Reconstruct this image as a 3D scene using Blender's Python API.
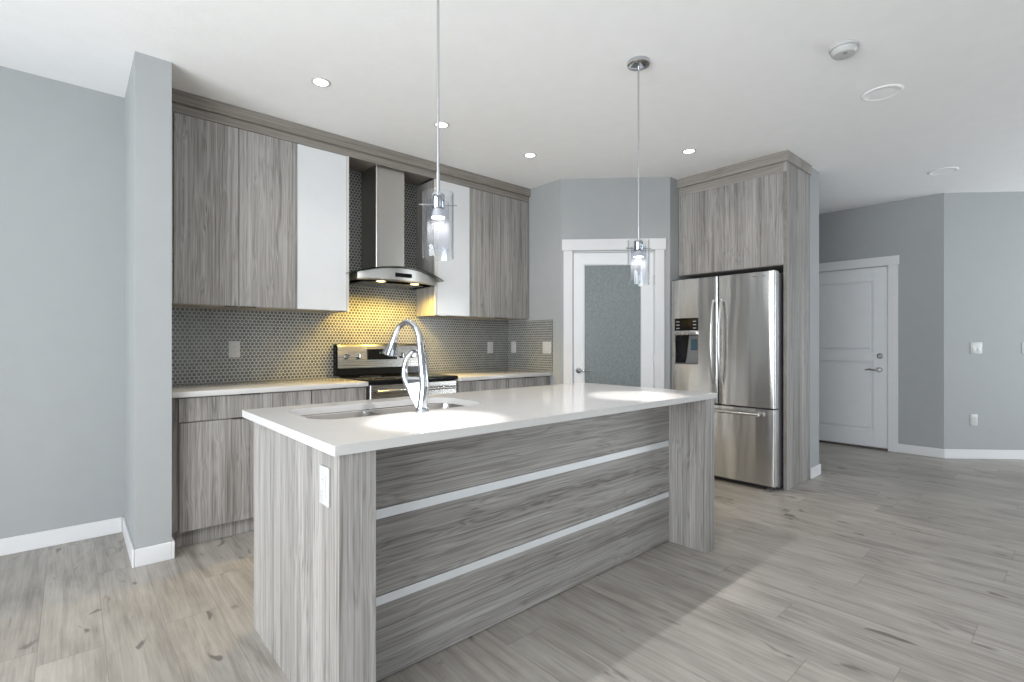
import bpy, bmesh, math, random
from mathutils import Vector, Matrix
random.seed(4)
PI = math.pi
S = bpy.context.scene
for o in list(bpy.data.objects): bpy.data.objects.remove(o)
COL = S.collection

# ------------------------------------------------------------------ camera, light, exposure
CAM_H, CEIL = 1.19, 2.74
cd = bpy.data.cameras.new('camera'); cam = bpy.data.objects.new('camera', cd); COL.objects.link(cam)
cd.sensor_width = 36.0; cd.lens = 499 / 1024 * 36; cd.shift_y = 2 / 1024; cd.clip_start = .05
cam.location = (0, 0, CAM_H); cam.rotation_euler = (PI / 2, 0, math.radians(48.55 - 90))
S.camera = cam
S.view_settings.view_transform = 'Standard'; S.view_settings.look = 'None'
S.view_settings.gamma = 1; S.view_settings.use_curve_mapping = False
S.view_settings.exposure = -1.06
S.cycles.transparent_max_bounces = 32

W = bpy.data.worlds.new('sky'); S.world = W; W.use_nodes = True
bg = W.node_tree.nodes['Background']; bg.inputs[0].default_value = (.72, .84, 1, 1); bg.inputs[1].default_value = 1.2

def area(name, loc, rot, sx, sy, power, col):
    l = bpy.data.lights.new(name, 'AREA'); l.shape = 'RECTANGLE'; l.size = sx; l.size_y = sy
    l.energy = power; l.color = col
    o = bpy.data.objects.new(name, l); COL.objects.link(o); o.location = loc; o.rotation_euler = rot
    return o
# daylight standing just outside the window openings of the west, south and east walls; the southeast one is added fill
area('daylight_west', (-2.78, .3, 1.25), (0, -PI / 2 - .28, 0), 2.3, 4.6, 720, (.955, .975, 1))
area('daylight_south', (1.6, -3.38, 1.3), (PI / 2 + 1.0, 0, 0), 3.6, 2.2, 40, (.97, .98, 1))
area('daylight_east', (8.46, -1.9, 1.3), (0, PI / 2 + .35, 0), 2.0, 2.0, 130, (.93, .96, 1))
area('added_fill_southeast', (7.15, -3.38, 1.3), (PI / 2 + .25, 0, 0), 1.8, 2.0, 190, (.93, .96, 1))  # added fill light that brightens the angled right wall

def spot(name, loc, power, deg, blend, radius, col):
    l = bpy.data.lights.new(name, 'SPOT'); l.energy = power; l.spot_size = math.radians(deg); l.spot_blend = blend
    l.shadow_soft_size = radius; l.color = col
    o = bpy.data.objects.new(name, l); COL.objects.link(o); o.location = loc
    return o

# ------------------------------------------------------------------ materials
def nodes(name):
    m = bpy.data.materials.new(name); m.use_nodes = True
    nt = m.node_tree; b = nt.nodes['Principled BSDF']
    return m, nt, b
def N(nt, kind, **kw):
    n = nt.nodes.new(kind)
    for k, v in kw.items():
        if k.startswith('i_'):
            key = k[2:]
            n.inputs[int(key) if key.isdigit() else key.replace('_', ' ')].default_value = v
        else: setattr(n, k, v)
    return n
def L(nt, a, b): nt.links.new(a, b)
def math_(nt, op, a, b=None, c=None):
    n = nt.nodes.new('ShaderNodeMath'); n.operation = op
    for i, v in enumerate((a, b, c)):
        if v is None: continue
        if hasattr(v, 'is_linked'): nt.links.new(v, n.inputs[i])
        else: n.inputs[i].default_value = v
    return n.outputs[0]
def mix_(nt, f, a, b):
    n = nt.nodes.new('ShaderNodeMix'); n.data_type = 'RGBA'
    for s, v in ((0, f), (6, a), (7, b)):
        if hasattr(v, 'is_linked'): nt.links.new(v, n.inputs[s])
        else: n.inputs[s].default_value = v if s == 0 else (*v, 1)
    return n.outputs[2]
def coords(nt, scale=(1, 1, 1), rnd=True):
    tc = nt.nodes.new('ShaderNodeTexCoord'); v = tc.outputs['Object']
    if rnd:
        oi = nt.nodes.new('ShaderNodeObjectInfo')
        a = nt.nodes.new('ShaderNodeVectorMath'); a.operation = 'ADD'
        s = nt.nodes.new('ShaderNodeVectorMath'); s.operation = 'SCALE'; s.inputs[0].default_value = (7.3, 5.1, 11.7)
        L(nt, oi.outputs['Random'], s.inputs['Scale']); L(nt, v, a.inputs[0]); L(nt, s.outputs[0], a.inputs[1]); v = a.outputs[0]
    mp = nt.nodes.new('ShaderNodeVectorMath'); mp.operation = 'MULTIPLY'; mp.inputs[1].default_value = scale
    L(nt, v, mp.inputs[0]); return mp.outputs[0]
def noise(nt, vec, scale, detail=2, rough=.5, dist=0):
    n = N(nt, 'ShaderNodeTexNoise', i_Scale=scale, i_Detail=detail, i_Roughness=rough, i_Distortion=dist)
    L(nt, vec, n.inputs['Vector']); return n.outputs['Fac']
def ramp(nt, fac, stops):
    r = nt.nodes.new('ShaderNodeValToRGB'); e = r.color_ramp.elements
    while len(e) < len(stops): e.new(.5)
    for k, (p, c) in zip(e, stops): k.position = p; k.color = (*c, 1)
    L(nt, fac, r.inputs[0]); return r.outputs[0]
def bump(nt, b, h, strength, dist=.002):
    n = N(nt, 'ShaderNodeBump', i_Strength=strength, i_Distance=dist); L(nt, h, n.inputs['Height']); L(nt, n.outputs[0], b.inputs['Normal'])

def plain(name, col, rough=.5, metal=0, spec=.5, bumpy=None, coat=0):
    m, nt, b = nodes(name)
    v = coords(nt)
    c = mix_(nt, noise(nt, v, 9, 3), tuple(x * .97 for x in col), tuple(min(1, x * 1.03) for x in col))
    L(nt, c, b.inputs['Base Color'])
    b.inputs['Roughness'].default_value = rough; b.inputs['Metallic'].default_value = metal
    b.inputs['Specular IOR Level'].default_value = spec; b.inputs['Coat Weight'].default_value = coat
    b.inputs['Coat Roughness'].default_value = .03
    if bumpy: bump(nt, b, noise(nt, v, bumpy[0], 3, .6), bumpy[1], bumpy[2])
    return m

def wood(name, axis, dark=(.135, .124, .113), mid=(.275, .261, .247), light=(.405, .391, .376)):
    m, nt, b = nodes(name)
    def sc(c, a): return tuple(a if i == 'XYZ'.index(axis) else c for i in range(3))
    warp = noise(nt, coords(nt, sc(5, 1.6)), 1, 2)
    def warped(c, a, k):
        v = coords(nt, sc(c, a)); ad = nt.nodes.new('ShaderNodeVectorMath'); ad.operation = 'ADD'
        s = nt.nodes.new('ShaderNodeVectorMath'); s.operation = 'SCALE'; s.inputs[0].default_value = (k, k, k)
        L(nt, warp, s.inputs['Scale']); L(nt, v, ad.inputs[0]); L(nt, s.outputs[0], ad.inputs[1]); return ad.outputs[0]
    n1 = noise(nt, warped(88, 1.0, 2.6), 1, 4, .6, .3)
    n2 = noise(nt, warped(270, 2.6, 4.0), 1, 2, .6)
    n3 = noise(nt, coords(nt, sc(10, .45)), 1, 2)
    ring = noise(nt, warped(15, .24, 1.0), 1, 2, .5, .12)
    ln = math_(nt, 'MULTIPLY_ADD', math_(nt, 'SINE', math_(nt, 'MULTIPLY', ring, 95)), .5, .5)
    ln = math_(nt, 'POWER', ln, .6)
    f = math_(nt, 'ADD', math_(nt, 'ADD', math_(nt, 'MULTIPLY', n1, .52), math_(nt, 'MULTIPLY', n2, .36)), math_(nt, 'MULTIPLY', math_(nt, 'SUBTRACT', n3, .5), .40))
    f = math_(nt, 'ADD', f, math_(nt, 'MULTIPLY', ln, .085))
    c = ramp(nt, f, [(.33, dark), (.49, mid), (.66, light)])
    L(nt, c, b.inputs['Base Color']); b.inputs['Roughness'].default_value = .38
    b.inputs['Specular IOR Level'].default_value = .4
    bump(nt, b, n2, .12, .0006)
    return m

def floor_mat():
    m, nt, b = nodes('laminate_floor')
    tc = nt.nodes.new('ShaderNodeTexCoord'); sp = nt.nodes.new('ShaderNodeSeparateXYZ'); L(nt, tc.outputs['Object'], sp.inputs[0])
    u = math_(nt, 'DIVIDE', math_(nt, 'SUBTRACT', sp.outputs[0], .1), .198)
    row = math_(nt, 'FLOOR', u); fu = math_(nt, 'FRACT', u)
    wn = N(nt, 'ShaderNodeTexWhiteNoise', noise_dimensions='1D'); L(nt, row, wn.inputs['W'])
    v = math_(nt, 'ADD', math_(nt, 'DIVIDE', sp.outputs[1], 1.38), wn.outputs['Value'])
    colm = math_(nt, 'FLOOR', v); fv = math_(nt, 'FRACT', v)
    cb = nt.nodes.new('ShaderNodeCombineXYZ'); L(nt, row, cb.inputs[0]); L(nt, colm, cb.inputs[1])
    w2 = N(nt, 'ShaderNodeTexWhiteNoise', noise_dimensions='3D'); L(nt, cb.outputs[0], w2.inputs['Vector'])
    plank = w2.outputs['Value']
    off = nt.nodes.new('ShaderNodeVectorMath'); off.operation = 'SCALE'; off.inputs['Scale'].default_value = 31; L(nt, w2.outputs['Color'], off.inputs[0])
    def pv(sx, sy):
        a = nt.nodes.new('ShaderNodeVectorMath'); a.operation = 'MULTIPLY_ADD'; a.inputs[1].default_value = (sx, sy, 1)
        L(nt, tc.outputs['Object'], a.inputs[0]); L(nt, off.outputs[0], a.inputs[2]); return a.outputs[0]
    g1 = noise(nt, pv(11, .9), 1, 4, .6, 1.6)
    g2 = noise(nt, pv(120, 4.5), 1, 3, .65, .5)
    g3 = noise(nt, pv(34, 1.4), 1, 3, .6, 1.0)
    cloud = noise(nt, pv(4.5, 1.8), 1, 3, .6, .8)
    kn = noise(nt, pv(13, 4.2), 1, 2, .5, .8)
    ck = noise(nt, pv(46, 3.2), 1, 2, .5, .6)
    f = math_(nt, 'ADD', math_(nt, 'ADD', math_(nt, 'MULTIPLY', g1, .30), math_(nt, 'MULTIPLY', g2, .20)), math_(nt, 'ADD', math_(nt, 'MULTIPLY', cloud, .28), math_(nt, 'MULTIPLY', g3, .22)))
    c = ramp(nt, f, [(.36, (.19, .171, .150)), (.5, (.338, .312, .282)), (.64, (.455, .427, .39))])
    hs = N(nt, 'ShaderNodeHueSaturation'); L(nt, c, hs.inputs['Color'])
    L(nt, math_(nt, 'ADD', math_(nt, 'MULTIPLY', plank, .14), .93), hs.inputs['Value'])
    knot = math_(nt, 'MAXIMUM', ramp(nt, kn, [(.655, (0, 0, 0)), (.74, (1, 1, 1))]), math_(nt, 'MULTIPLY', ramp(nt, ck, [(.70, (0, 0, 0)), (.77, (1, 1, 1))]), .7))
    c2 = mix_(nt, math_(nt, 'MULTIPLY', knot, .72), hs.outputs[0], (.085, .076, .07))
    e1 = math_(nt, 'MINIMUM', fu, math_(nt, 'SUBTRACT', 1, fu)); e2 = math_(nt, 'MINIMUM', fv, math_(nt, 'SUBTRACT', 1, fv))
    s1 = math_(nt, 'LESS_THAN', e1, .006); s2 = math_(nt, 'LESS_THAN', e2, .0012)
    seam = math_(nt, 'MAXIMUM', s1, s2)
    c3 = mix_(nt, math_(nt, 'MULTIPLY', seam, .38), c2, (.09, .085, .08))
    L(nt, c3, b.inputs['Base Color'])
    L(nt, math_(nt, 'ADD', math_(nt, 'MULTIPLY', g1, .15), .30), b.inputs['Roughness']); b.inputs['Specular IOR Level'].default_value = .4
    bump(nt, b, math_(nt, 'SUBTRACT', math_(nt, 'MULTIPLY', g2, .3), seam), .15, .001)
    return m

def tile_mat(p=.0268):
    m, nt, b = nodes('penny_tile')
    tc = nt.nodes.new('ShaderNodeTexCoord'); sp = nt.nodes.new('ShaderNodeSeparateXYZ'); L(nt, tc.outputs['Object'], sp.inputs[0])
    u = math_(nt, 'DIVIDE', math_(nt, 'SUBTRACT', sp.outputs[0], sp.outputs[1]), p)
    v = math_(nt, 'DIVIDE', sp.outputs[2], p * 1.7320508)
    def lat(o):
        a = math_(nt, 'SUBTRACT', math_(nt, 'FRACT', math_(nt, 'ADD', u, o)), .5)
        c = math_(nt, 'MULTIPLY', math_(nt, 'SUBTRACT', math_(nt, 'FRACT', math_(nt, 'ADD', v, o)), .5), 1.7320508)
        return math_(nt, 'SQRT', math_(nt, 'ADD', math_(nt, 'MULTIPLY', a, a), math_(nt, 'MULTIPLY', c, c)))
    d = math_(nt, 'MINIMUM', lat(0), lat(.5))
    t = ramp(nt, d, [(.40, (1, 1, 1)), (.455, (0, 0, 0))])
    n = noise(nt, tc.outputs['Object'], 26, 2)
    dark = ramp(nt, n, [(.35, (.085, .09, .088)), (.65, (.14, .147, .143))])
    c = mix_(nt, t, (.40, .40, .385), dark)
    L(nt, c, b.inputs['Base Color'])
    L(nt, math_(nt, 'SUBTRACT', .7, math_(nt, 'MULTIPLY', t, .5)), b.inputs['Roughness'])
    bump(nt, b, t, .35, .0012)
    return m

def steel(name, tangent=(0, 0, 1), base=(.60, .595, .59), rough=.24, wave=1.0, brush='Y'):
    m, nt, b = nodes(name)
    sc = {'Y': (140, .8, 140), 'X': (.8, 140, 140), 'Z': (140, 140, .8)}[brush]
    n = noise(nt, coords(nt, sc), 1, 2)
    c = mix_(nt, n, tuple(x * .96 for x in base), tuple(min(1, x * 1.03) for x in base))
    L(nt, c, b.inputs['Base Color']); b.inputs['Metallic'].default_value = 1
    L(nt, math_(nt, 'ADD', math_(nt, 'MULTIPLY', n, .06), rough - .03), b.inputs['Roughness'])
    b.inputs['Anisotropic'].default_value = .75
    t = N(nt, 'ShaderNodeCombineXYZ', i_0=tangent[0], i_1=tangent[1], i_2=tangent[2]); L(nt, t.outputs[0], b.inputs['Tangent'])
    if wave: bump(nt, b, noise(nt, coords(nt, (9, 9, .9)), 1, 1), .26 * wave, .03)
    return m

def clear_glass(name, tint=(1, 1, 1), refl=1.0, haze=0.0, hazecol=(.9, .9, .92), rough=.02):
    m, nt, b = nodes(name); nt.nodes.remove(b); out = nt.nodes['Material Output']
    tr = N(nt, 'ShaderNodeBsdfTransparent'); tr.inputs[0].default_value = (*tint, 1)
    gl = N(nt, 'ShaderNodeBsdfGlossy', i_Roughness=rough)
    lw = N(nt, 'ShaderNodeLayerWeight', i_Blend=.5)
    fr = math_(nt, 'ADD', math_(nt, 'MULTIPLY', math_(nt, 'POWER', lw.outputs['Facing'], 3.5), .9), .04)
    mx = nt.nodes.new('ShaderNodeMixShader'); L(nt, math_(nt, 'MULTIPLY', fr, refl), mx.inputs[0])
    L(nt, tr.outputs[0], mx.inputs[1]); L(nt, gl.outputs[0], mx.inputs[2]); sh = mx.outputs[0]
    if haze:
        df = nt.nodes.new('ShaderNodeBsdfDiffuse'); df.inputs[0].default_value = (*hazecol, 1)
        tl = nt.nodes.new('ShaderNodeBsdfTranslucent'); tl.inputs[0].default_value = (*hazecol, 1)
        m1 = nt.nodes.new('ShaderNodeMixShader'); m1.inputs[0].default_value = .6; L(nt, df.outputs[0], m1.inputs[1]); L(nt, tl.outputs[0], m1.inputs[2])
        m2 = nt.nodes.new('ShaderNodeMixShader')
        vo = N(nt, 'ShaderNodeTexVoronoi', feature='DISTANCE_TO_EDGE', i_Scale=85); L(nt, coords(nt, (1, 1, .6), False), vo.inputs['Vector'])
        cr = math_(nt, 'LESS_THAN', vo.outputs[0], .06)
        L(nt, math_(nt, 'ADD', math_(nt, 'MULTIPLY', cr, haze * .6), haze), m2.inputs[0]); L(nt, sh, m2.inputs[1]); L(nt, m1.outputs[0], m2.inputs[2]); sh = m2.outputs[0]
    L(nt, sh, out.inputs[0]); return m

def emit(name, col, strength):
    m, nt, b = nodes(name)
    b.inputs['Base Color'].default_value = (*col, 1); b.inputs['Emission Color'].default_value = (*col, 1)
    b.inputs['Emission Strength'].default_value = strength; return m

def obscure_glass():
    m, nt, b = nodes('rain_glass')
    v = coords(nt, (1, 1, .45))
    n = noise(nt, v, 130, 3, .6, .5)
    c = ramp(nt, n, [(.36, (.24, .275, .285)), (.64, (.34, .38, .39))])
    L(nt, c, b.inputs['Base Color']); b.inputs['Roughness'].default_value = .22
    b.inputs['Transmission Weight'].default_value = .35
    bump(nt, b, n, .5, .003); return m

PAINT = plain('wall_paint', (.345, .357, .362), .62, spec=.25, bumpy=(260, .06, .001))
CEILM = plain('ceiling_paint', (.88, .88, .88), .8, spec=.1, bumpy=(55, .22, .004))
WHITE = plain('white_trim', (.67, .67, .68), .35, spec=.4)
DOORW = plain('white_door_paint', (.73, .74, .76), .35, spec=.4)
WOODZ = wood('grey_laminate_upright', 'Z'); WOODX = wood('grey_laminate_lengthwise', 'X'); WOODY = wood('grey_laminate_crosswise', 'Y')
WOODC = wood('grey_laminate_crown', 'X', (.15, .132, .115), (.225, .203, .18), (.29, .268, .245))
WOODCY = wood('grey_laminate_crown_crosswise', 'Y', (.19, .172, .152), (.28, .258, .235), (.35, .33, .305))
CARC = plain('cabinet_carcass', (.36, .335, .31), .5)
EDGE = plain('cabinet_edge', (.60, .58, .55), .45)
GLOSSW = plain('white_gloss_front', (.66, .668, .68), .16, coat=.15)
QUARTZ = plain('white_quartz', (.56, .552, .54), .09, spec=.5)
FLOOR = floor_mat(); TILE = tile_mat()
STEELF = steel('fridge_steel'); STEELH = steel('hood_steel', (0, 0, 1), (.50, .48, .45), .3, 0, 'X')
STEELR = steel('range_steel', (0, 0, 1), (.42, .41, .39), .27, 0, 'X')
STEELL = steel('hood_lip_steel', (0, 0, 1), (.66, .65, .63), .36, 0, 'X')
STEELS = steel('sink_steel', (1, 0, 0), (.40, .395, .39), .2, 0, 'Y')
ALU = plain('brushed_aluminium', (.80, .82, .84), .5, .55)
CHROME = plain('chrome', (.56, .57, .59), .03, 1)
NICKEL = plain('satin_nickel', (.45, .44, .43), .28, 1)
BLACK = plain('black_gloss', (.006, .006, .007), .08, spec=.22)
BLACKM = plain('black_matte', (.018, .018, .02), .5)
DGREY = plain('dark_grey_plastic', (.09, .088, .10), .4)
FSIDE = plain('fridge_side_grey', (.13, .125, .145), .38, .3)
PLAST = plain('white_plastic', (.50, .50, .497), .3)
PLASTS = plain('grey_slot', (.25, .25, .26), .5)
CLEAR = clear_glass('clear_glass', (.97, .98, .985), 1.0)
CRACK = clear_glass('crackle_glass', (.95, .95, .97), .45, .0022)
HOODG = clear_glass('smoked_glass', (.50, .54, .50), 1.0)
PANE = clear_glass('window_glass', (.96, .98, .98), .7)
RAIN = obscure_glass()
BULB = emit('bulb_face', (1, .98, .95), 14)
DOWN = emit('downlight_lens', (1, .97, .92), 9)
HLAMP = emit('hood_lamp_lens', (1, .80, .38), 14)
LED = emit('display_led', (.55, .75, 1), .8)
BLUEP = plain('blue_grey_paddle', (.04, .085, .115), .12)
OUTSIDE = plain('outside_wall', (.5, .5, .5), .8)

# ------------------------------------------------------------------ mesh helper
class MB:
    def __init__(s): s.bm = bmesh.new()
    def _bev(s, vs, r, seg=1):
        if r <= 0: return
        es = {e for v in vs for e in v.link_edges}
        bmesh.ops.bevel(s.bm, geom=list(es), offset=r, segments=seg, affect='EDGES', profile=.5)
    def box(s, x0, x1, y0, y1, z0, z1, r=.0015, seg=1):
        vs = [s.bm.verts.new((x, y, z)) for x in (x0, x1) for y in (y0, y1) for z in (z0, z1)]
        for f in ((0, 1, 3, 2), (4, 6, 7, 5), (0, 4, 5, 1), (2, 3, 7, 6), (0, 2, 6, 4), (1, 5, 7, 3)):
            s.bm.faces.new([vs[i] for i in f])
        s._bev(vs, min(r, .3 * min(abs(x1 - x0), abs(y1 - y0), abs(z1 - z0))), seg); return s
    def prism(s, pts, a0, a1, axis='Z', r=0, seg=1):
        def P(p, a): return {'Z': (p[0], p[1], a), 'X': (a, p[0], p[1]), 'Y': (p[0], a, p[1])}[axis]
        A = [s.bm.verts.new(P(p, a0)) for p in pts]; B = [s.bm.verts.new(P(p, a1)) for p in pts]; n = len(pts)
        s.bm.faces.new(A); s.bm.faces.new(B[::-1])
        for i in range(n): s.bm.faces.new((A[i], A[(i + 1) % n], B[(i + 1) % n], B[i]))
        if r: s._bev(A + B, r, seg)
        return s
    def tube(s, pts, rad, seg=12, caps=True, sx=1.0, up=None):
        pts = [Vector(p) for p in pts]
        if not hasattr(rad, '__len__'): rad = [rad] * len(pts)
        rings = []; prev = None
        for i, p in enumerate(pts):
            t = (pts[min(i + 1, len(pts) - 1)] - pts[max(i - 1, 0)]).normalized()
            if prev is None:
                h = Vector(up) if up else (Vector((0, 0, 1)) if abs(t.z) < .9 else Vector((1, 0, 0)))
                prev = (h - t * h.dot(t)).normalized()
            else: prev = (prev - t * prev.dot(t)).normalized()
            q = t.cross(prev)
            r = rad[i]
            rings.append([s.bm.verts.new(p + (prev * math.cos(k * 2 * PI / seg) * sx + q * math.sin(k * 2 * PI / seg)) * r) for k in range(seg)])
        for a, b in zip(rings, rings[1:]):
            for k in range(seg): s.bm.faces.new((a[k], a[(k + 1) % seg], b[(k + 1) % seg], b[k]))
        if caps: s.bm.faces.new(rings[0][::-1]); s.bm.faces.new(rings[-1])
        return s
    def lathe(s, prof, c=(0, 0, 0), axis='Z', seg=32, close=False):
        rings = []
        for r, h in prof:
            ring = []
            for k in range(seg):
                a = k * 2 * PI / seg; x, y = r * math.cos(a), r * math.sin(a)
                p = {'Z': (x, y, h), 'Y': (x, h, y), 'X': (h, x, y)}[axis]
                ring.append(s.bm.verts.new(Vector(p) + Vector(c)))
            rings.append(ring)
        pr = list(zip(rings, rings[1:])) + ([(rings[-1], rings[0])] if close else [])
        for a, b in pr:
            for k in range(seg): s.bm.faces.new((a[k], a[(k + 1) % seg], b[(k + 1) % seg], b[k]))
        if not close:
            for ring, (r, h) in ((rings[0], prof[0]), (rings[-1], prof[-1])):
                if r > 1e-6: s.bm.faces.new(ring)
        return s
    def loft(s, loops, cap0=False, cap1=False):
        R = [[s.bm.verts.new(p) for p in lp] for lp in loops]; n = len(R[0])
        for a, b in zip(R, R[1:]):
            for k in range(n): s.bm.faces.new((a[k], a[(k + 1) % n], b[(k + 1) % n], b[k]))
        if cap0: s.bm.faces.new(R[0][::-1])
        if cap1: s.bm.faces.new(R[-1])
        return s
    def build(s, name, mat, parent=None, origin=None, smooth=True, rot=None):
        bm = s.bm
        bmesh.ops.remove_doubles(bm, verts=bm.verts, dist=1e-6)
        bmesh.ops.recalc_face_normals(bm, faces=bm.faces)
        o0 = Vector(origin) if origin else Vector((0, 0, 0))
        if parent is not None and parent.get('_world'): o0 = Vector(parent['_world'])
        if o0.length: bmesh.ops.translate(bm, verts=bm.verts, vec=-o0)
        me = bpy.data.meshes.new(name); bm.to_mesh(me); bm.free()
        if smooth:
            for p in me.polygons: p.use_smooth = True
            me.set_sharp_from_angle(angle=math.radians(32))
        me.materials.append(mat)
        o = bpy.data.objects.new(name, me); COL.objects.link(o)
        if parent is not None: o.parent = parent
        elif origin: o.location = origin
        if rot is not None: o.rotation_euler = rot
        return o
def tag(o, label, cat, group=None):
    o['label'] = label; o['category'] = cat
    if group: o['group'] = group
    return o
def thing(name, label, cat, loc=(0, 0, 0), rz=0, group=None, world=False):
    """Empty at the thing's base; with world=True its parts are modelled in room coordinates and shifted to the base."""
    o = bpy.data.objects.new(name, None); COL.objects.link(o); o.location = loc; o.rotation_euler = (0, 0, rz); o.empty_display_size = .1
    if world: o['_world'] = tuple(loc)
    return tag(o, label, cat, group)
def sub(mb, name, mat, part):
    """a sub-part modelled in the same space as its part"""
    root = part.parent
    w = root.get('_world') if root else None
    o = mb.build(name, mat, None, None); o.parent = part
    if w:
        o.data.transform(Matrix.Translation(-Vector(w)))
    return o
def struct(o, kind='structure'): o['kind'] = kind; return o
def copy_tree(o, parent=None):
    kids = [c for c in bpy.data.objects if c.parent == o]
    c = o.copy(); COL.objects.link(c); c.parent = parent
    for k in kids: copy_tree(k, c)
    return c
def cut(o, cutter):
    md = o.modifiers.new('cut', 'BOOLEAN'); md.object = cutter; md.operation = 'DIFFERENCE'; md.solver = 'EXACT'
    dg = bpy.context.evaluated_depsgraph_get(); me = bpy.data.meshes.new_from_object(o.evaluated_get(dg))
    o.modifiers.clear(); o.data = me; bpy.data.objects.remove(cutter)

# ------------------------------------------------------------------ room shell
YB = 3.985           # back wall plane (kitchen and left wall)
R45 = -PI / 4
def shell(name, boxes, mat=PAINT, loc=(0, 0, 0), rz=0):
    mb = MB()
    for b in boxes: mb.box(*b, r=0)
    o = mb.build(name, mat, None, None, smooth=False); o.location = loc; o.rotation_euler = (0, 0, rz)
    return struct(o)
shell('floor', [(-2.9, 10, -3.6, 4.3, -.12, 0)], FLOOR)
shell('ceiling', [(-2.9, 10, -3.6, 4.3, CEIL, CEIL + .12)], CEILM)
shell('wall_left', [(-2.7, .253, YB, YB + .12, 0, CEIL)])
shell('wall_stub', [(.253, .416, 3.31, YB + .12, 0, CEIL)])
shell('wall_back', [(.416, 6.88, YB, YB + .12, 0, CEIL)])
shell('wall_side', [(3.465, 3.565, 3.233, YB, 0, CEIL)])
# angled pantry wall: local x runs along the wall, local y into the pantry
shell('wall_pantry', [(.1645, .275, 0, .11, 0, CEIL), (1.045, 1.1842, 0, .11, 0, CEIL), (.275, 1.045, 0, .11, 2.055, CEIL)], PAINT, (3.35, 3.35, 0), R45)
shell('wall_return', [(4.187, 4.85, 2.513, 2.62, 0, CEIL)])
shell('wall_end', [(4.85, 5.08, 1.548, YB, 0, CEIL)])
shell('wall_hall', [(6.755, 6.88, .91, 1.375, 0, CEIL), (6.755, 6.88, 2.255, YB, 0, CEIL), (6.755, 6.88, 1.375, 2.255, 2.05, CEIL)])
shell('wall_right', [(4.1330, 6.3, 0, .12, 0, CEIL)], PAINT, (3.8325, 3.8325, 0), R45)
shell('wall_east', [(8.28, 8.4, -3.3, -2.9, 0, CEIL), (8.28, 8.4, -.9, -.60, 0, CEIL), (8.28, 8.4, -2.9, -.9, 2.3, CEIL), (8.28, 8.4, -2.9, -.9, 0, .3)])
# unseen side of the room, with its windows and an added southeast opening for fill light
shell('wall_west', [(-2.7, -2.58, -3.3, -2.0, 0, CEIL), (-2.7, -2.58, 2.6, YB, 0, CEIL), (-2.7, -2.58, -2.0, 2.6, 2.4, CEIL), (-2.7, -2.58, -2.0, 2.6, 0, .1)])
shell('wall_south', [(-2.7, -.2, -3.3, -3.18, 0, CEIL), (3.4, 6.25, -3.3, -3.18, 0, CEIL), (8.05, 8.4, -3.3, -3.18, 0, CEIL), (6.25, 8.05, -3.3, -3.18, 2.3, CEIL), (6.25, 8.05, -3.3, -3.18, 0, .3),
                     (-.2, 3.4, -3.3, -3.18, 2.4, CEIL), (-.2, 3.4, -3.3, -3.18, 0, .2)])
def window(name, a0, a1, z0, z1, axis, pos, n):
    mb = MB(); w = .06
    def bx(p0, p1, q0, q1, d=.05):
        mb.box(*((p0, p1, pos - d, pos + d) if axis == 'X' else (pos - d, pos + d, p0, p1)), q0, q1)
    bx(a0, a1, z0, z0 + w); bx(a0, a1, z1 - w, z1)
    for i in range(n + 1):
        c = a0 + (a1 - a0) * i / n; bx(max(a0, c - w / 2), min(a1, c + w / 2), z0 + w, z1 - w)
    o = struct(mb.build(name, WHITE))
    g = MB()
    g.box(*((a0 + w, a1 - w, pos - .003, pos + .003) if axis == 'X' else (pos - .003, pos + .003, a0 + w, a1 - w)), z0 + w, z1 - w, r=0)
    p = g.build('window_pane', PANE); p.parent = o
window('window_1', -2.0, 2.6, .1, 2.4, 'Y', -2.64, 3)
window('window_2', -.2, 3.4, .2, 2.4, 'X', -3.24, 3)
window('window_3', -2.9, -.9, .3, 2.3, 'Y', 8.34, 2)

window('added_fill_window', 6.25, 8.05, .3, 2.3, 'X', -3.24, 2)  # unseen window added to let the southeast fill light in

# baseboards
def base(name, boxes, loc=(0, 0, 0), rz=0):
    mb = MB()
    for b in boxes: mb.box(*b, 0, .095, r=.003)
    o = mb.build(name, WHITE); o.location = loc; o.rotation_euler = (0, 0, rz); return struct(o)
bt = .013
base('baseboard_left', [(-2.58, .24, YB - bt, YB)])
base('baseboard_stub', [(.253 - bt, .253, 3.31 - bt, YB - bt), (.253, .416, 3.31 - bt, 3.31), (.416, .416 + bt, 3.31 - bt, 3.385)])
base('baseboard_end', [(4.852, 5.08 + bt, 1.548 - bt, 1.548), (5.08, 5.08 + bt, 1.548, 2.6)])
base('baseboard_hall', [(6.755 - bt, 6.755, .905, 1.292)])
base('baseboard_right', [(4.128, 6.28, -bt, 0)], (3.8325, 3.8325, 0), R45)

# ------------------------------------------------------------------ pantry door (angled wall) and its casing
PZ = (3.35, 3.35, 0)
mb = MB().box(.194, .278, -.018, 0, 0, 2.06).box(1.042, 1.128, -.018, 0, 0, 2.06).box(.180, 1.142, -.024, 0, 2.06, 2.164)
mb.box(.275, .283, 0, .09, 0, 2.05).box(1.037, 1.045, 0, .09, 0, 2.05).box(.283, 1.037, 0, .09, 2.043, 2.055)
o = mb.build('trim_1', WHITE); o.location = PZ; o.rotation_euler = (0, 0, R45); struct(o)
d1 = bpy.data.objects.new('door_1', None); COL.objects.link(d1); d1.location = PZ; d1.rotation_euler = (0, 0, R45); struct(d1)
mb = MB().box(.286, .386, .004, .042, .01, 2.04).box(.925, 1.034, .004, .042, .01, 2.04).box(.386, .925, .004, .042, 1.93, 2.04).box(.386, .925, .004, .042, .01, .25)
for a in ((.386, .394, .25, 1.93), (.917, .925, .25, 1.93)): mb.box(a[0], a[1], .010, .036, a[2], a[3])
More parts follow.
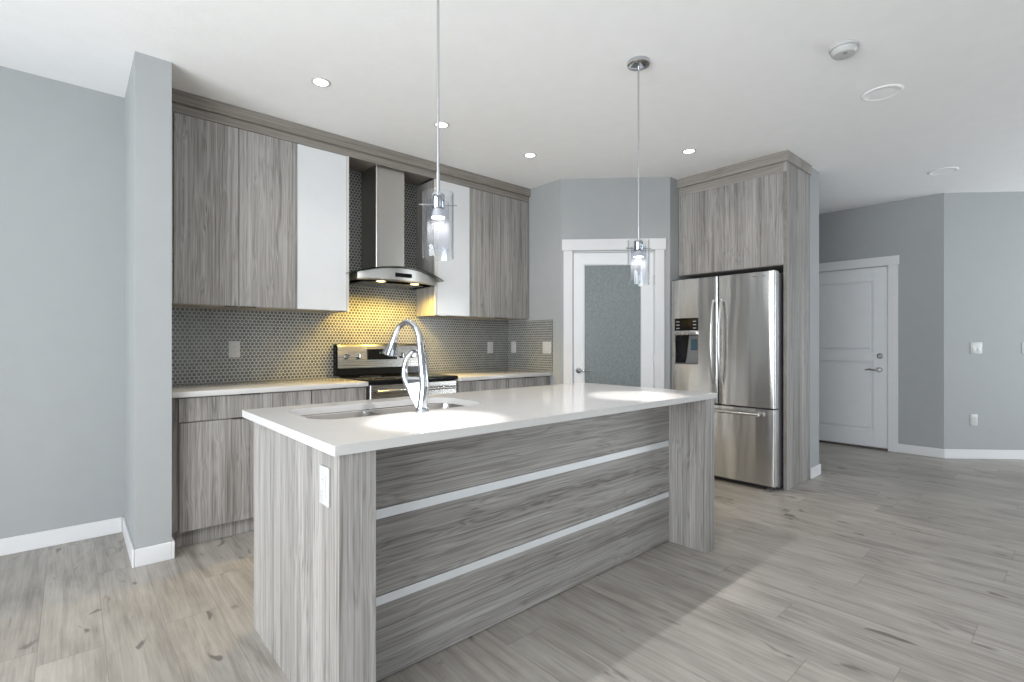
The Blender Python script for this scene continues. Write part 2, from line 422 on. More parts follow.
mb.box(.394, .917, .010, .036, 1.922, 1.93).box(.394, .917, .010, .036, .25, .258)
mb.build('door_frame', DOORW, d1)
MB().box(.392, .919, .020, .027, .256, 1.924, r=0).build('glass_pane', RAIN, d1)
mb = MB().lathe([(.0, -.008), (.026, -.008), (.028, -.002), (.028, .004)], (.335, 0, .931), 'Y', 24)
mb.tube([(.335, -.004, .931), (.335, -.04, .931)], .008)
mb.tube([(.330, -.043, .931), (.36, -.045, .931), (.40, -.047, .932), (.445, -.044, .930)], [.009, .009, .008, .007])
mb.build('door_handle', CHROME, d1)
for z in (1.779, 1.03, .25):
    MB().tube([(1.0385, -.008, z - .045), (1.0385, -.008, z + .045)], .007).box(1.034, 1.043, -.006, .002, z - .045, z + .045).build('hinge', NICKEL, d1)

# ------------------------------------------------------------------ entry door in the hall and its casing
mb = MB().box(6.737, 6.755, 1.290, 1.378, 0, 2.045).box(6.737, 6.755, 2.252, 2.34, 0, 2.045).box(6.731, 6.755, 1.278, 2.352, 2.045, 2.145)
mb.box(6.755, 6.86, 1.375, 1.383, 0, 2.05).box(6.755, 6.86, 2.247, 2.255, 0, 2.05).box(6.755, 6.86, 1.383, 2.247, 2.043, 2.05)
struct(mb.build('trim_2', WHITE))
d2 = bpy.data.objects.new('door_2', None); COL.objects.link(d2); struct(d2)
mb = MB(); yl, yr, xf = 1.386, 2.244, 6.765
mb.box(xf + .020, xf + .043, yl, yr, .02, 2.04)
mb.box(xf, xf + .022, yl, yl + .135, .02, 2.04, r=.003).box(xf, xf + .022, yr - .135, yr, .02, 2.04, r=.003)
for z0, z1 in ((.02, .20), (.98, 1.10), (1.89, 2.04)): mb.box(xf, xf + .022, yl + .135, yr - .135, z0, z1, r=.003)
for z0, z1 in ((.20, .98), (1.10, 1.89)): mb.box(xf + .004, xf + .022, yl + .165, yr - .165, z0 + .03, z1 - .03, r=.005)
mb.build('door_panel', DOORW, d2)
mb = MB().lathe([(.0, xf - .01), (.030, xf - .01), (.032, xf - .004), (.032, xf + .003)], (0, 1.462, .89), 'X', 24)
mb.tube([(xf - .005, 1.462, .89), (xf - .045, 1.462, .89)], .009)
mb.tube([(xf - .048, 1.455, .89), (xf - .052, 1.49, .889), (xf - .052, 1.54, .893), (xf - .048, 1.585, .888)], [.010, .010, .009, .007])
mb.build('door_handle', NICKEL, d2)
MB().lathe([(0, xf - .02), (.018, xf - .02), (.022, xf - .012), (.030, xf - .008), (.030, xf + .003)], (0, 1.454, 1.045), 'X', 24).build('deadbolt', NICKEL, d2)
struct(MB().box(6.74, 6.86, 1.383, 2.247, 0, .018).build('trim_3', plain('bronze_threshold', (.12, .10, .09), .4, .6)))

# ------------------------------------------------------------------ backsplash
mb = MB().box(.417, 3.456, YB - .008, YB - .0005, .912, 1.43, r=0).box(1.581, 2.351, YB - .008, YB - .0005, 1.43, 2.62, r=0)
tag(mb.build('backsplash', TILE, smooth=False), 'grey penny tile backsplash with pale grout along the kitchen back wall behind the stove', 'backsplash')
tag(MB().box(3.4565, 3.4645, 3.329, YB - .001, .912, 1.415, r=0).build('backsplash', TILE, smooth=False), 'short grey penny tile return on the side wall beside the pantry, with two switches', 'backsplash')

# ------------------------------------------------------------------ upper cabinets
YD, ZB, ZT = 3.66, 1.43, 2.607
def pull(mb, x0, x1, y, z): mb.box(x0, x1, y - .012, y + .012, z - .004, z + .002, r=.001)
def upper(x0, x1, doors, label, mats, side_l=False, side_r=False, pulls=()):
    t = thing('upper_cabinet', label, 'cabinet', ((x0 + x1) / 2, YB, ZB), 0, None, True)
    mb = MB().box(x0 + .001, x1 - .001, YD + .021, YB - .009, ZB, ZT, r=.001)
    mb.build('cabinet_box', CARC if not (side_l or side_r) else WOODZ, t)
    for side, on in ((x0, side_l), (x1 - .018, side_r)):
        if on: MB().box(side, side + .018, YD, YD + .0205, ZB, ZT, r=.001).build('edge_panel', EDGE, t)
    for (a, b), m in zip(doors, mats):
        d = MB().box(a + .0015, b - .0015, YD, YD + .019, ZB + .003, ZT - .003, r=.0012).build('door', m, t)
        for p0, p1 in pulls:
            if a <= (p0 + p1) / 2 <= b:
                pb = MB(); pull(pb, p0, p1, YD, ZB); sub(pb, 'finger_pull', BLACKM if m is not GLOSSW else NICKEL, d)
    return t
upper(.469, 1.200, [(.469, .8285), (.8285, 1.200)], 'wide grey woodgrain wall cabinet with two doors, beside the wall stub', [WOODZ, WOODZ], pulls=((.745, .822), (.836, .93)))
MB_f = MB().box(.4165, .4685, YD + .004, YD + .022, ZB, ZT)
upper(1.201, 1.5815, [(1.201, 1.563)], 'white gloss wall cabinet left of the range hood', [GLOSSW], side_r=True, pulls=((1.43, 1.50),))
upper(2.350, 2.720, [(2.370, 2.720)], 'white gloss wall cabinet right of the range hood', [GLOSSW], side_l=True, pulls=((2.38, 2.46),))
upper(2.721, 3.456, [(2.721, 3.088), (3.088, 3.456)], 'grey woodgrain wall cabinet in the corner beside the pantry wall', [WOODZ, WOODZ], pulls=((3.02, 3.08), (3.096, 3.16)))
cr = thing('cabinet_crown', 'grey woodgrain crown and fascia running along the ceiling above the wall cabinets and hood', 'crown molding', (1.94, YB, ZT), 0, None, True)
MB().box(.4165, 3.464, YD + .003, YD + .022, ZT + .001, 2.665).box(.4165, .4685, YD + .003, YD + .021, ZB, ZT + .001).box(1.583, 2.349, YD + .022, YB - .009, 2.622, 2.64).build('fascia', WOODC, cr)
MB().prism([(YD + .002, 2.662), (YD - .022, 2.662), (YD - .022, 2.739), (YD + .04, 2.739), (YD + .04, 2.664)], .4165, 3.464, 'X', .0015).build('crown', WOODC, cr)

# ------------------------------------------------------------------ range hood
HX = 1.962
hd = thing('range_hood', 'stainless chimney range hood with curved smoked glass canopy above the stove', 'range hood', (HX, YB, 1.672), 0, None, True)
MB().box(1.826, 2.080, 3.705, YB - .009, 1.775, 2.6215, r=.004).build('chimney', STEELH, hd)
def bow(x):  # canopy height and plan front along the hood width
    u = (x - HX) / .41
    return 1.712 + .068 * (1 - u * u), 3.56 - .085 * (1 - u * u)
mb = MB(); n = 28; lo, up = [], []
xs = [HX - .41 + .82 * i / n for i in range(n + 1)]
front = [(x, bow(x)[1]) for x in xs]
outline = front + [(HX + .41, 3.655), (HX + .372, 3.657), (HX + .372, YB - .01), (HX - .372, YB - .01), (HX - .372, 3.657), (HX - .41, 3.655)]
# rows across the width so the sheet bends smoothly: each column goes from the front edge to the wall
cols = []
for x in xs:
    zf, yf = bow(x); inner = abs(x - HX) <= .3725
    yb = YB - .012 if inner else 3.655
    cols.append([(x, yf + (yb - yf) * k / 4, zf) for k in range(5)])
th = .007
loops_t = [[mb.bm.verts.new((p[0], p[1], p[2] + th)) for p in c] for c in cols]
loops_b = [[mb.bm.verts.new(p) for p in c] for c in cols]
for i in range(n):
    for k in range(4):
        mb.bm.faces.new((loops_t[i][k], loops_t[i + 1][k], loops_t[i + 1][k + 1], loops_t[i][k + 1]))
        mb.bm.faces.new((loops_b[i][k], loops_b[i][k + 1], loops_b[i + 1][k + 1], loops_b[i + 1][k]))
    mb.bm.faces.new((loops_t[i][0], loops_b[i][0], loops_b[i + 1][0], loops_t[i + 1][0]))
    mb.bm.faces.new((loops_t[i][4], loops_t[i + 1][4], loops_b[i + 1][4], loops_b[i][4]))
for e in (0, n):
    for k in range(4): mb.bm.faces.new((loops_t[e][k], loops_t[e][k + 1], loops_b[e][k + 1], loops_b[e][k]))
mb.build('glass_canopy', HOODG, hd)
# stainless body below the glass: its top follows the bow
mb = MB(); xs2 = [HX - .345 + .69 * i / 20 for i in range(21)]
loops = []
for x in xs2:
    zf, yf = bow(x); u = abs(x - HX) / .345; y0 = yf + .035 + .02 * u ** 6
    loops.append([(x, y0 + .012, 1.672), (x, y0, 1.684), (x, y0, zf - .004), (x, YB - .012, zf - .004), (x, YB - .012, 1.672)])
mb.loft(loops, True, True); body = mb.build('hood_body', STEELL, hd)
mb = MB()
for k in range(6): mb.box(1.902 + k * .0215, 1.919 + k * .0215, 3.503, 3.516, 1.716, 1.731, r=.001)
mb.box(1.890, 2.034, 3.505, 3.518, 1.706, 1.738, r=.002)
mb.build('control_panel', BLACK, hd)
MB().box(HX - .27, HX + .27, 3.66, 3.93, 1.668, 1.674).build('grease_filter', STEELS, hd)
for x in (HX - .15, HX + .15):
    p = MB().lathe([(0, 1.670), (.033, 1.670), (.036, 1.673)], (x, 3.60, 0)).build('lamp', HLAMP, hd)
for x in (HX - .15, HX + .15):
    s_ = spot('hood_lamp_light', (x, 3.66, 1.662), 76, 165, .6, .025, (1, .67, .13))

# ------------------------------------------------------------------ base cabinets, counters
def base_cab(x0, x1, units, label, y=3.41):
    t = thing('base_cabinet', label, 'cabinet', ((x0 + x1) / 2, YB, 0), 0, None, True)
    MB().box(x0, x1, y + .021, YB - .002, .10, .876).build('cabinet_box', WOODZ, t)
    MB().box(x0, x1, 3.462, 3.48, 0, .10).build('toe_kick', WOODZ, t)
    for kind, a, b, z0, z1, p in units:
        d = MB().box(a + .0015, b - .0015, y, y + .019, z0 + .0015, z1 - .0015, r=.0012).build(kind, WOODZ, t)
        pb = MB().box(p - .055, p + .055, y - .014, y + .016, z1 - .0015, z1 + .004, r=.001); sub(pb, 'finger_pull', BLACKM, d)
    return t
ZD = .731
base_cab(.417, 1.213, [('drawer', .462, 1.211, ZD, .872, .834), ('door', .462, .834, .097, ZD - .003, .79), ('door', .834, 1.211, .097, ZD - .003, .882)], 'grey woodgrain base cabinet with one wide drawer over two doors, beside the wall stub')
base_cab(1.214, 1.607, [('drawer', 1.216, 1.605, ZD, .872, 1.40), ('door', 1.216, 1.605, .097, ZD - .003, 1.55)], 'narrow grey woodgrain base cabinet directly left of the stove')
base_cab(2.385, 3.462, [('drawer', 2.387, 2.92, ZD, .872, 2.65), ('drawer', 2.923, 3.43, ZD, .872, 3.18), ('door', 2.387, 2.92, .097, ZD - .003, 2.86), ('door', 2.923, 3.43, .097, ZD - .003, 2.99)], 'grey woodgrain base cabinet in the corner right of the stove', 3.358)
ct = MB().box(.4165, 1.608, 3.385, YB - .009, .8775, .910, r=.003, seg=2).build('countertop', QUARTZ)
tag(ct, 'white quartz countertop left of the stove, against the wall stub', 'countertop')
ct = MB().box(2.383, 3.4555, 3.335, YB - .009, .8775, .910, r=.003, seg=2)
ct = ct.build('countertop', QUARTZ)
tag(ct, 'white quartz countertop in the corner right of the stove', 'countertop')

# ------------------------------------------------------------------ range
rg = thing('kitchen_range', 'stainless electric range with black glass cooktop and rear control panel under the hood', 'stove', (1.995, YB, 0), 0, None, True)
X0, X1 = 1.613, 2.378
MB().box(X0, X1, 3.405, YB - .012, .03, .893).box(X0 + .03, X1 - .03, 3.44, 3.96, 0, .03).build('range_body', BLACKM, rg)
MB().box(X0 - .002, X1 + .002, 3.362, YB - .07, .893, .922, r=.006, seg=2).build('cooktop', BLACK, rg)
for cx, cy, r in ((1.80, 3.50, .10), (2.19, 3.50, .115), (1.80, 3.76, .08), (2.19, 3.76, .08)):
    MB().lathe([(r - .004, .9222), (r - .004, .9228), (r, .9228), (r, .9222)], (cx, cy, 0), close=True, seg=48).build('burner_ring', DGREY, rg)
od = MB().box(X0 + .004, X1 - .004, 3.375, 3.404, .20, .885, r=.004).build('oven_door', STEELR, rg)
sub(MB().box(X0 + .09, X1 - .09, 3.372, 3.38, .33, .73, r=.002), 'oven_window', BLACK, od)
hb = MB().tube([(X0 + .04, 3.335, .835), (X1 - .04, 3.335, .835)], .013, 16)
for x in (X0 + .07, X1 - .07): hb.tube([(x, 3.335, .835), (x, 3.38, .835)], .010)
sub(hb, 'oven_handle', STEELR, od)
MB().box(X0 + .004, X1 - .004, 3.38, 3.404, .05, .192, r=.004).build('warming_drawer', STEELR, rg)
bgd = MB().prism([(3.905, .923), (YB - .012, .923), (YB - .012, 1.180), (3.935, 1.180), (3.915, 1.168)], X0 - .03, X1 + .03, 'X', .004).build('backguard', BLACK, rg)
sub(MB().prism([(3.9035, .984), (3.915, .984), (3.925, 1.176), (3.934, 1.182), (3.926, 1.182), (3.9095, 1.166)], X0 - .018, X1 - .004, 'X', .001), 'steel_panel', STEELR, bgd)
def range_y(z): return 3.9035 + (z - .988) * .035
for px in (1.664, 1.768, 2.165, 2.268):
    mb = MB().lathe([(0, -.030), (.017, -.030), (.019, -.026), (.021, -.006), (.026, -.004), (.026, 0)], (px, range_y(1.085), 1.085), 'Y', 24)
    mb.box(px - .004, px + .004, range_y(1.085) - .036, range_y(1.085) - .028, 1.068, 1.102)
    mb.build('knob', CHROME, rg)
MB().box(1.845, 2.115, 3.899, 3.915, 1.052, 1.140, r=.002).build('display_panel', BLACK, rg)
mb = MB()
for k in range(4): mb.box(1.95 + k * .022, 1.964 + k * .022, 3.8982, 3.8995, 1.10, 1.116, r=0)
mb.build('clock_digits', plain('dim_display', (.06, .10, .12), .3), rg)

# ------------------------------------------------------------------ island
IX0, IX1, IY0, IY1 = .573, 2.785, 1.395, 2.285
isl = thing('kitchen_island', 'grey woodgrain kitchen island with two metal strips across its front', 'kitchen island', (1.68, 1.84, 0), 0, None, True)
zt = .869
MB().box(IX0, .687, IY0, IY1, 0, zt, r=.0012).build('side_panel', WOODZ, isl)
MB().box(2.690, IX1, IY0 - .008, IY1, 0, zt, r=.0012).build('side_panel', WOODZ, isl)
MB().box(.687, 2.690, 1.645, 1.655, .0, zt - .001).box(.687, 2.69, 1.655, 2.20, .0, .10).box(.687, 2.69, 2.245, 2.26, .10, zt - .001).build('cabinet_box', CARC, isl)
for z0, z1 in ((.004, .2695), (.3025, .5725), (.6085, zt - .002)):
    MB().box(.6875, 2.6895, 1.622, 1.645, z0, z1, r=.0012).build('front_panel', WOODX, isl)
for z0, z1 in ((.2705, .3015), (.5735, .6075)):
    MB().prism([(1.645, z0), (1.618, z0), (1.618, z1), (1.623, z1), (1.6235, z0 + .003), (1.645, z0 + .003)][::-1], .690, 2.682, 'X').box(.690, 2.682, 1.620, 1.645, z0, z1, r=.001).build('metal_strip', ALU, isl)
for i in range(4):
    a = .689 + i * .5; d = MB().box(a + .002, a + .498, 2.26, 2.279, .105, .855, r=.0012).build('door', WOODZ, isl)

# island countertop with the sink cut-out
def rrect(x0, x1, y0, y1, r, n=8):
    pts = []
    for cx, cy, a0 in ((x1 - r, y1 - r, 0), (x0 + r, y1 - r, 90), (x0 + r, y0 + r, 180), (x1 - r, y0 + r, 270)):
        for k in range(n + 1):
            a = math.radians(a0 + 90 * k / n); pts.append((cx + r * math.cos(a), cy + r * math.sin(a)))
    return pts
SX0, SX1, SY0, SY1 = .683, 1.502, 1.862, 2.270
CX0, CX1, CY0, CY1, CZ0, CZ1 = .555, 2.815, 1.386, 2.400, .870, .900
mb = MB(); bm = mb.bm
outer = rrect(CX0, CX1, CY0, CY1, .004, 2); inner = rrect(SX0, SX1, SY0, SY1, .105, 10)
lps = []
for lp in (outer, inner):
    vs = [bm.verts.new((x, y, CZ0)) for x, y in lp]; lps.append(vs)
    for i in range(len(vs)): bm.edges.new((vs[i], vs[(i + 1) % len(vs)]))
bmesh.ops.triangle_fill(bm, use_beauty=True, edges=list(bm.edges), use_dissolve=False)
ret = bmesh.ops.extrude_face_region(bm, geom=list(bm.faces))
bmesh.ops.translate(bm, verts=[g for g in ret['geom'] if isinstance(g, bmesh.types.BMVert)], vec=(0, 0, CZ1 - CZ0))
ic = mb.build('countertop', QUARTZ, None, (1.686, 1.888, CZ0))
for p in ic.data.polygons: p.use_smooth = False
tag(ic, 'large white quartz countertop of the island, with the sink cut into it', 'countertop')

sk = thing('kitchen_sink', 'stainless double bowl sink set under the island countertop', 'sink', (1.09, 2.066, .69), 0, None, True)
zr = CZ0 - .0005
for a, b in ((SX0 - .010, 1.058), (1.084, SX1 + .010)):
    y0, y1 = SY0 - .008, SY1 + .008
    ins, out = [], []
    for z, g, r in ((zr - .004, 0, .085), (.84, .002, .085), (.73, .012, .08), (.70, .022, .07), (.690, .05, .05)):
        ins.append([(x, y, z) for x, y in rrect(a + g, b - g, y0 + g, y1 - g, r)])
    for z, g, r in ((zr - .004, -.005, .09), (.72, .006, .085), (.682, .04, .06)):
        out.append([(x, y, z) for x, y in rrect(a + g, b - g, y0 + g, y1 - g, r)])
    mb = MB(); mb.loft(out[::-1] + ins, True, True); bw = mb.build('bowl', STEELS, sk)
    cx = (a + b) / 2
    sub(MB().lathe([(0, .6895), (.03, .6895), (.034, .692), (.042, .693), (.043, .6905)], (cx, 2.07, 0)), 'drain', CHROME, bw)
mb = MB().box(1.0585, 1.0835, SY0 + .05, SY1 - .05, zr - .012, zr - .004, r=.002)
mb.build('divider', STEELS, sk)

# faucet
FX, FY, FZ = 1.102, 1.815, CZ1
fc = thing('kitchen_faucet', 'chrome gooseneck faucet with a looped body standing behind the sink', 'faucet', (FX, FY, FZ), math.radians(18))
MB().lathe([(0, 0), (.029, 0), (.029, .006), (.026, .010), (.0245, .022), (0, .022)], seg=32).build('base_ring', CHROME, fc)
def cat(P, i, t):
    p = [Vector(P[max(0, min(len(P) - 1, j))]) for j in (i - 1, i, i + 1, i + 2)]
    return .5 * ((2 * p[1]) + (p[2] - p[0]) * t + (2 * p[0] - 5 * p[1] + 4 * p[2] - p[3]) * t * t + (3 * p[1] - p[0] - 3 * p[2] + p[3]) * t ** 3)
def smooth_path(cp, rr, n=6):
    lp, lr = [], []
    for i in range(len(cp) - 1):
        for k in range(n):
            t = k / n; lp.append(cat(cp, i, t)); lr.append(rr[i] + (rr[i + 1] - rr[i]) * t)
    return lp + [Vector(cp[-1])], lr + [rr[-1]]
# local y points along the spout over the sink
cp = [(0, .0, .018), (.002, -.004, .07), (.003, -.007, .12), (.002, .000, .19), (0, .008, .26), (0, .016, .315), (0, .036, .355), (0, .070, .378), (0, .106, .375), (0, .138, .350), (0, .156, .312)]
rr = [.0225, .0205, .0195, .0180, .0160, .0135, .0125, .0120, .0120, .0120, .0120]
lp, lr = smooth_path(cp, rr)
MB().tube(lp, lr, 20).build('spout', CHROME, fc)
e = lp[-1]; dr = (lp[-1] - lp[-3]).normalized()
pth = [e - dr * .006, e + dr * .004, e + dr * .010, e + dr * .030, e + dr * .072, e + dr * .078]
head = MB().tube(pth, [.0130, .0155, .0145, .0195, .0335, .0300], 24).build('spray_head', CHROME, fc)
sd = Vector((-.25, -.95, 0)); q = e + dr * .022 + sd * .0125; q2 = e + dr * .056 + sd * .0245
o = MB().tube([q, q2], [.0075, .009], 10).build('spray_button', BLACKM, None); o.parent = head
cp = [(0, .004, .018), (-.002, .038, .066), (-.004, .070, .108), (-.005, .092, .146), (-.004, .094, .185), (-.002, .081, .226), (0, .049, .256), (0, .026, .258), (.001, .010, .247)]
rr = [.019, .0185, .0170, .0150, .0125, .0110, .0100, .0095, .0085]
lp, lr = smooth_path(cp, rr)
MB().tube(lp, lr, 18).build('loop_branch', CHROME, fc)
def web(z, y0, y1, t0, t1): return [(-t0, y0, z), (-t1, y1, z), (t1, y1, z), (t0, y0, z)]
MB().loft([web(.018, -.012, .014, .014, .019), web(.066, -.012, .046, .011, .021), web(.108, -.010, .074, .008, .020), web(.134, -.006, .082, .005, .015), web(.146, .0, .078, .002, .007)], True, True).build('lower_web', CHROME, fc)

# ------------------------------------------------------------------ refrigerator
FYR, FYL, FXF = 1.584, 2.505, 4.196
fg = thing('refrigerator', 'stainless french door refrigerator with bottom freezer and water dispenser, standing in the tall cabinet', 'refrigerator', (4.5, 2.05, 0), 0, None, True)
MB().box(4.286, 4.83, FYR + .004, FYL - .004, .02, 1.757, r=.004).build('fridge_body', FSIDE, fg)
MB().box(4.24, 4.30, FYR + .02, FYL - .02, .012, .04).build('base_grille', BLACKM, fg)
for y in (FYR + .03, FYL - .07):
    MB().prism([(4.20, 0), (4.34, 0), (4.34, .03), (4.24, .03), (4.205, .012)], y, y + .04, 'Y', .003).build('foot', DGREY, fg)
def door_profile(y0, y1, rr=.03, rl=.03, bulge=.006):
    pts = []; n = 12
    pts.append((4.28, y0))
    def arc(cy, r, a0, a1):
        for k in range(7):
            a = math.radians(a0 + (a1 - a0) * k / 6); pts.append((FXF + .006 + r - r * math.cos(a), cy + r * math.sin(a)))
    arc(y0 + rr, rr, -90, -15)
    m = (y0 + y1) / 2; h = (y1 - y0) / 2
    for k in range(1, n):
        y = y0 + rr + (y1 - y0 - rr - rl) * k / n; pts.append((FXF + .006 - bulge * (1 - ((y - m) / h) ** 2), y))
    arc(y1 - rl, rl, 15, 90)
    pts.append((4.28, y1)); return pts
ymid = 2.046
dr_r = MB().prism(door_profile(FYR, ymid - .004, .014, .008), .668, 1.765, 'Z').build('door', STEELF, fg)
dr_l = MB().prism(door_profile(ymid + .004, FYL, .008, .02), .668, 1.765, 'Z').build('door', STEELF, fg)
fz = MB().prism(door_profile(FYR, FYL, .014, .02), .045, .655, 'Z').build('freezer_drawer', STEELF, fg)
DW = Vector((4.5, 2.05, 0))
cutter = MB().box(4.10, 4.262, 2.226, 2.452, .998, 1.262, r=0).build('cutter', BLACK); cutter.data.transform(Matrix.Translation(-DW))
bpy.context.view_layer.update(); cutter.location = DW; bpy.context.view_layer.update(); cut(dr_l, cutter)
for p in dr_l.data.polygons: p.use_smooth = True
dr_l.data.set_sharp_from_angle(angle=math.radians(32))
sub(MB().box(4.192, 4.21, 2.224, 2.455, 1.303, 1.415, r=.003), 'dispenser_screen', BLACK, dr_l)
ICON = plain('icon_print', (.35, .37, .42), .5)
for k in range(3):
    for y0, y1 in ((2.405, 2.437), (2.243, 2.272)):
        sub(MB().box(4.1912, 4.1925, y0, y1, 1.32 + k * .030, 1.327 + k * .030, r=0), 'screen_icon', ICON, dr_l)
sub(MB().box(4.184, 4.215, 2.224, 2.455, 1.264, 1.300, r=.005, seg=2), 'dispenser_ledge', STEELF, dr_l)
sub(MB().box(4.200, 4.262, 2.4505, 2.453, .998, 1.262, r=0).box(4.200, 4.262, 2.2255, 2.2275, .998, 1.262, r=0).box(4.2585, 4.263, 2.226, 2.452, .998, 1.262, r=0), 'dispenser_liner', BLACK, dr_l)
sub(MB().prism([(2.228, .999), (2.385, .999), (2.365, 1.06), (2.345, 1.258), (2.228, 1.258)], 4.2545, 4.2585, 'X', .0015), 'dispenser_backplate', plain('dispenser_grey', (.20, .205, .215), .35, .4), dr_l)
sub(MB().box(4.236, 4.252, 2.262, 2.318, 1.125, 1.225, r=.007, seg=3), 'dispenser_paddle', BLUEP, dr_l)
sub(MB().box(4.198, 4.258, 2.232, 2.446, .999, 1.008, r=.002), 'drip_tray', DGREY, dr_l)
def bow_handle(y, part):
    pts, rad = [], []
    for k in range(25):
        t = k / 24; z = .835 + .725 * t; d = .012 + .052 * math.sin(PI * t) ** .55
        pts.append((FXF + .004 - d, y, z)); rad.append(.0095 + .003 * math.sin(PI * t))
    mb = MB().tube(pts, rad, 14, up=(0, 1, 0), sx=1.15)
    mb.tube([(FXF + .01, y, .845), (FXF - .012, y, .845)], .009).tube([(FXF + .01, y, 1.55), (FXF - .012, y, 1.55)], .009)
    sub(mb, 'handle', STEELF, part)
bow_handle(ymid + .034, dr_l); bow_handle(ymid - .034, dr_r)
mb = MB().tube([(FXF - .052, FYR + .10, .612), (FXF - .052, FYL - .10, .612)], .012, 16)
for y in (FYR + .13, FYL - .13): mb.tube([(FXF + .004, y, .612), (FXF - .052, y, .612)], .010)
sub(mb, 'handle', STEELF, fz)
sub(MB().box(FXF - .0005, FXF + .004, 1.652, 1.755, 1.728, 1.736, r=.001), 'nameplate', NICKEL, dr_r)
sub(MB().box(4.215, 4.27, FYR + .012, FYR + .06, 1.765, 1.775, r=.002), 'hinge_cover', DGREY, dr_r)
sub(MB().box(4.215, 4.27, FYL - .06, FYL - .012, 1.765, 1.775, r=.002), 'hinge_cover', DGREY, dr_l)

fg.location.x -= .026

# tall cabinet around the refrigerator
tc_ = thing('refrigerator_cabinet', 'tall grey woodgrain surround with overhead door and crown, built around the refrigerator', 'cabinet', (4.62, 2.04, 0), 0, None, True)
MB().box(4.325, 4.849, 1.550, 1.574, 0, 2.70, r=.001).build('side_panel', WOODZ, tc_)
MB().box(4.3235, 4.3265, 1.5497, 1.5743, .001, 2.58, r=.0008).build('edge_band', WOODC, tc_)
MB().box(4.350, 4.848, 1.5745, 2.511, 1.826, 2.62).build('overhead_box', CARC, tc_)
MB().box(4.330, 4.349, 1.577, 2.508, 1.828, 2.580, r=.0012).build('overhead_door', WOODZ, tc_)
MB().box(4.333, 4.350, 1.5745, 2.511, 2.582, 2.665).build('fascia', WOODCY, tc_)
mb = MB().box(4.305, 4.350, 1.533, 2.511, 2.657, 2.7395, r=.0012).box(4.350, 4.849, 1.533, 1.552, 2.657, 2.7395, r=.0012)
mb.build('crown', WOODCY, tc_)

# ------------------------------------------------------------------ outlets and switches: local x across, local -y towards the room
def plate(name, kind, label, cat, loc, rz, group=None):
    t = thing(name, label, cat, loc, rz, group)
    w = .115 if kind == 'double_switch' else .072
    MB().box(-w / 2, w / 2, -.006, -.0003, -.058, .058, r=.0025, seg=2).build('cover_plate', PLAST, t)
    xs = (-.023, .023) if kind == 'double_switch' else (0,)
    for x in xs:
        if 'switch' in kind:
            MB().prism([(-.006, -.034), (-.0095, -.034), (-.0075, .0), (-.006, .034)], x - .0165, x + .0165, 'X', .0005).build('rocker', PLAST, t)
        else:
            r_ = MB().box(-.0165, .0165, -.0085, -.0055, -.034, .034, r=.001).build('receptacle', PLAST, t)
            mb = MB()
            for z in (-.018, .018):
                mb.box(-.0075, -.0050, -.0090, -.0083, z - .003, z + .006, r=0).box(.0050, .0075, -.0090, -.0083, z - .003, z + .006, r=0)
                mb.lathe([(0, -.0090), (.0024, -.0090), (.0024, -.0083)], (0, 0, z - .009), 'Y', 10)
            o = mb.build('slots', PLASTS, None); o.parent = r_
    return t
plate('wall_outlet', 'outlet', 'white outlet on the tile backsplash left of the stove', 'outlet', (.870, YB - .008, 1.145), 0)
plate('wall_outlet', 'outlet', 'white outlet on the back tile wall right of the stove, near the corner', 'outlet', (3.214, YB - .008, 1.145), 0)
plate('light_switch', 'switch', 'narrow white switch on the tiled side wall, just past the corner', 'light switch', (3.457, 3.885, 1.148), -PI / 2)
plate('light_switch', 'double_switch', 'wide white double switch at the outer edge of the tiled side wall', 'light switch', (3.457, 3.400, 1.146), -PI / 2)
plate('wall_outlet', 'outlet', 'white outlet on the end panel of the island, under the countertop corner', 'outlet', (IX0, 1.494, .762), -PI / 2)
s2 = math.sqrt(.5)
def onright(t, z): return (3.8325 + t * s2, 3.8325 - t * s2, z)
plate('light_switch', 'double_switch', 'white double switch on the angled grey wall right of the entry door', 'light switch', onright(4.447, 1.139), R45)
plate('wall_outlet', 'outlet', 'white outlet low on the angled grey wall, above the baseboard', 'outlet', onright(4.424, .398), R45)
plate('light_switch', 'double_switch', 'white switch cut off by the right edge of the photo', 'light switch', onright(4.945, 1.139), R45)

# ------------------------------------------------------------------ ceiling fittings
def recessed():
    t = thing('recessed_light', '', 'ceiling light', group=None)
    MB().lathe([(.040, -.001), (.044, -.0055), (.050, -.006), (.054, -.003), (.055, -.0005)], seg=40).build('trim_ring', PLAST, t)
    MB().lathe([(0, -.0035), (.040, -.0035), (.041, -.001)], seg=40).build('lens', DOWN, t)
    return t
proto = recessed()
spots = [(1.111, 2.972, 'recessed ceiling light above the wood wall cabinets, nearest the wall stub'),
         (1.970, 2.985, 'recessed ceiling light in front of the range hood, behind the near pendant stem'),
         (2.835, 2.985, 'recessed ceiling light in front of the corner wall cabinet, left of the pantry door'),
         (3.738, 2.074, 'recessed ceiling light in front of the refrigerator cabinet')]
for i, (x, y, lb) in enumerate(spots):
    o = proto if i == 0 else copy_tree(proto)
    o.location = (x, y, CEIL); o['label'] = lb; o['group'] = 'recessed ceiling lights'
    spot('recessed_lamp_light', (x, y, CEIL - .012), 32, 130, .8, .04, (1, .94, .87))

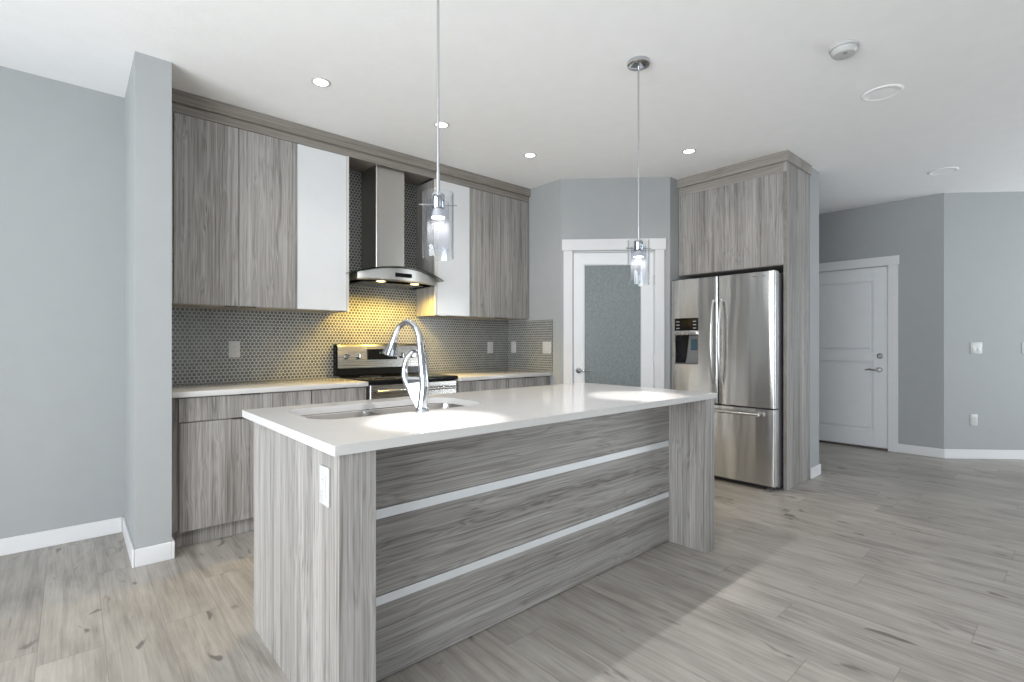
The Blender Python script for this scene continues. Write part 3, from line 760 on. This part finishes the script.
def pendant():
    t = thing('pendant_light', '', 'pendant light')
    zt, zb = -.983, -1.230                       # shade top and bottom below the ceiling
    MB().lathe([(0, -.0005), (.060, -.0005), (.062, -.006), (.060, -.020), (.052, -.024), (.010, -.026), (0, -.026)], seg=40).build('canopy', CHROME, t)
    MB().tube([(0, 0, -.024), (0, 0, zt - .03)], .0052, 12).lathe([(.0075, zt + .075), (.0075, zt - .03)], seg=16).build('stem', CHROME, t)
    MB().lathe([(0, zt - .002), (.021, zt - .002), (.024, zt - .006), (.024, zt - .055), (.020, zt - .062), (0, zt - .062)], seg=28).build('socket', CHROME, t)
    MB().tube([(-.071, 0, zt - .045), (.071, 0, zt - .045)], .0028, 8).build('cross_pin', CHROME, t)
    MB().lathe([(.0565, zt), (.0585, zt), (.0585, zb), (.0565, zb)], seg=48, close=True).build('outer_glass', CLEAR, t)
    MB().lathe([(.0395, zt - .035), (.042, zt - .035), (.042, zb + .028), (.0395, zb + .028)], seg=48, close=True).build('inner_glass', CRACK, t)
    b = MB().lathe([(0, zt - .062), (.018, zt - .062), (.024, zt - .085), (.0265, zt - .092), (0, zt - .092)], seg=28).build('bulb', PLAST, t)
    o = MB().lathe([(0, zt - .0945), (.024, zt - .0945), (.025, zt - .0925)], seg=28).build('bulb_face', BULB, None); o.parent = b
    return t
pp = pendant()
for i, (x, y, lb) in enumerate(((1.04, 1.60, 'near pendant light with a double glass cylinder, hanging above the sink'),
                                (2.343, 1.60, 'far pendant light with a double glass cylinder, hanging in front of the pantry door'))):
    o = pp if i == 0 else copy_tree(pp)
    o.location = (x, y, CEIL); o.rotation_euler = (0, 0, math.radians(-35)); o['label'] = lb; o['group'] = 'pendant lights over the island'
    zl = CEIL - 1.083
    spot('pendant_beam', (x, y, zl), 60, 43, .35, .012, (1, .97, .94))
    spot('pendant_glow', (x, y, zl), 75, 168, .6, .014, (1, .97, .94))

sm = thing('smoke_detector', 'white smoke detector on the ceiling', 'smoke detector', (3.033, .808, CEIL))
MB().lathe([(0, -.0005), (.066, -.0005), (.067, -.004), (.066, -.012), (.060, -.014), (0, -.014)], seg=40).build('mounting_plate', PLAST, sm)
MB().lathe([(.058, -.0141), (.060, -.017), (.059, -.030), (.050, -.042), (.030, -.046), (0, -.046)], seg=40).build('cover', PLAST, sm)
MB().lathe([(0, -.047), (.010, -.047), (.011, -.045)], (-.024, -.012, 0), seg=16).build('test_button', PLASTS, sm)
DISC = plain('ceiling_cover_white', (.93, .93, .93), .5)
def cover_disc(x, y, lb):
    t = thing('ceiling_speaker', lb, 'ceiling speaker', (x, y, CEIL), 0, 'round ceiling covers')
    MB().lathe([(.092, -.0055), (.095, -.007), (.102, -.006), (.107, -.003), (.108, -.0005)], seg=48).build('rim', DISC, t)
    MB().lathe([(0, -.0075), (.05, -.007), (.0895, -.004), (.0895, -.001)], seg=48).build('grille', DISC, t)
cover_disc(3.767, .800, 'round white ceiling cover beside the smoke detector')
cover_disc(5.888, .799, 'round white ceiling cover near the hall and entry door')

# ------------------------------------------------------------------ tidy
for o in bpy.data.objects:
    if '_world' in o.keys(): del o['_world']
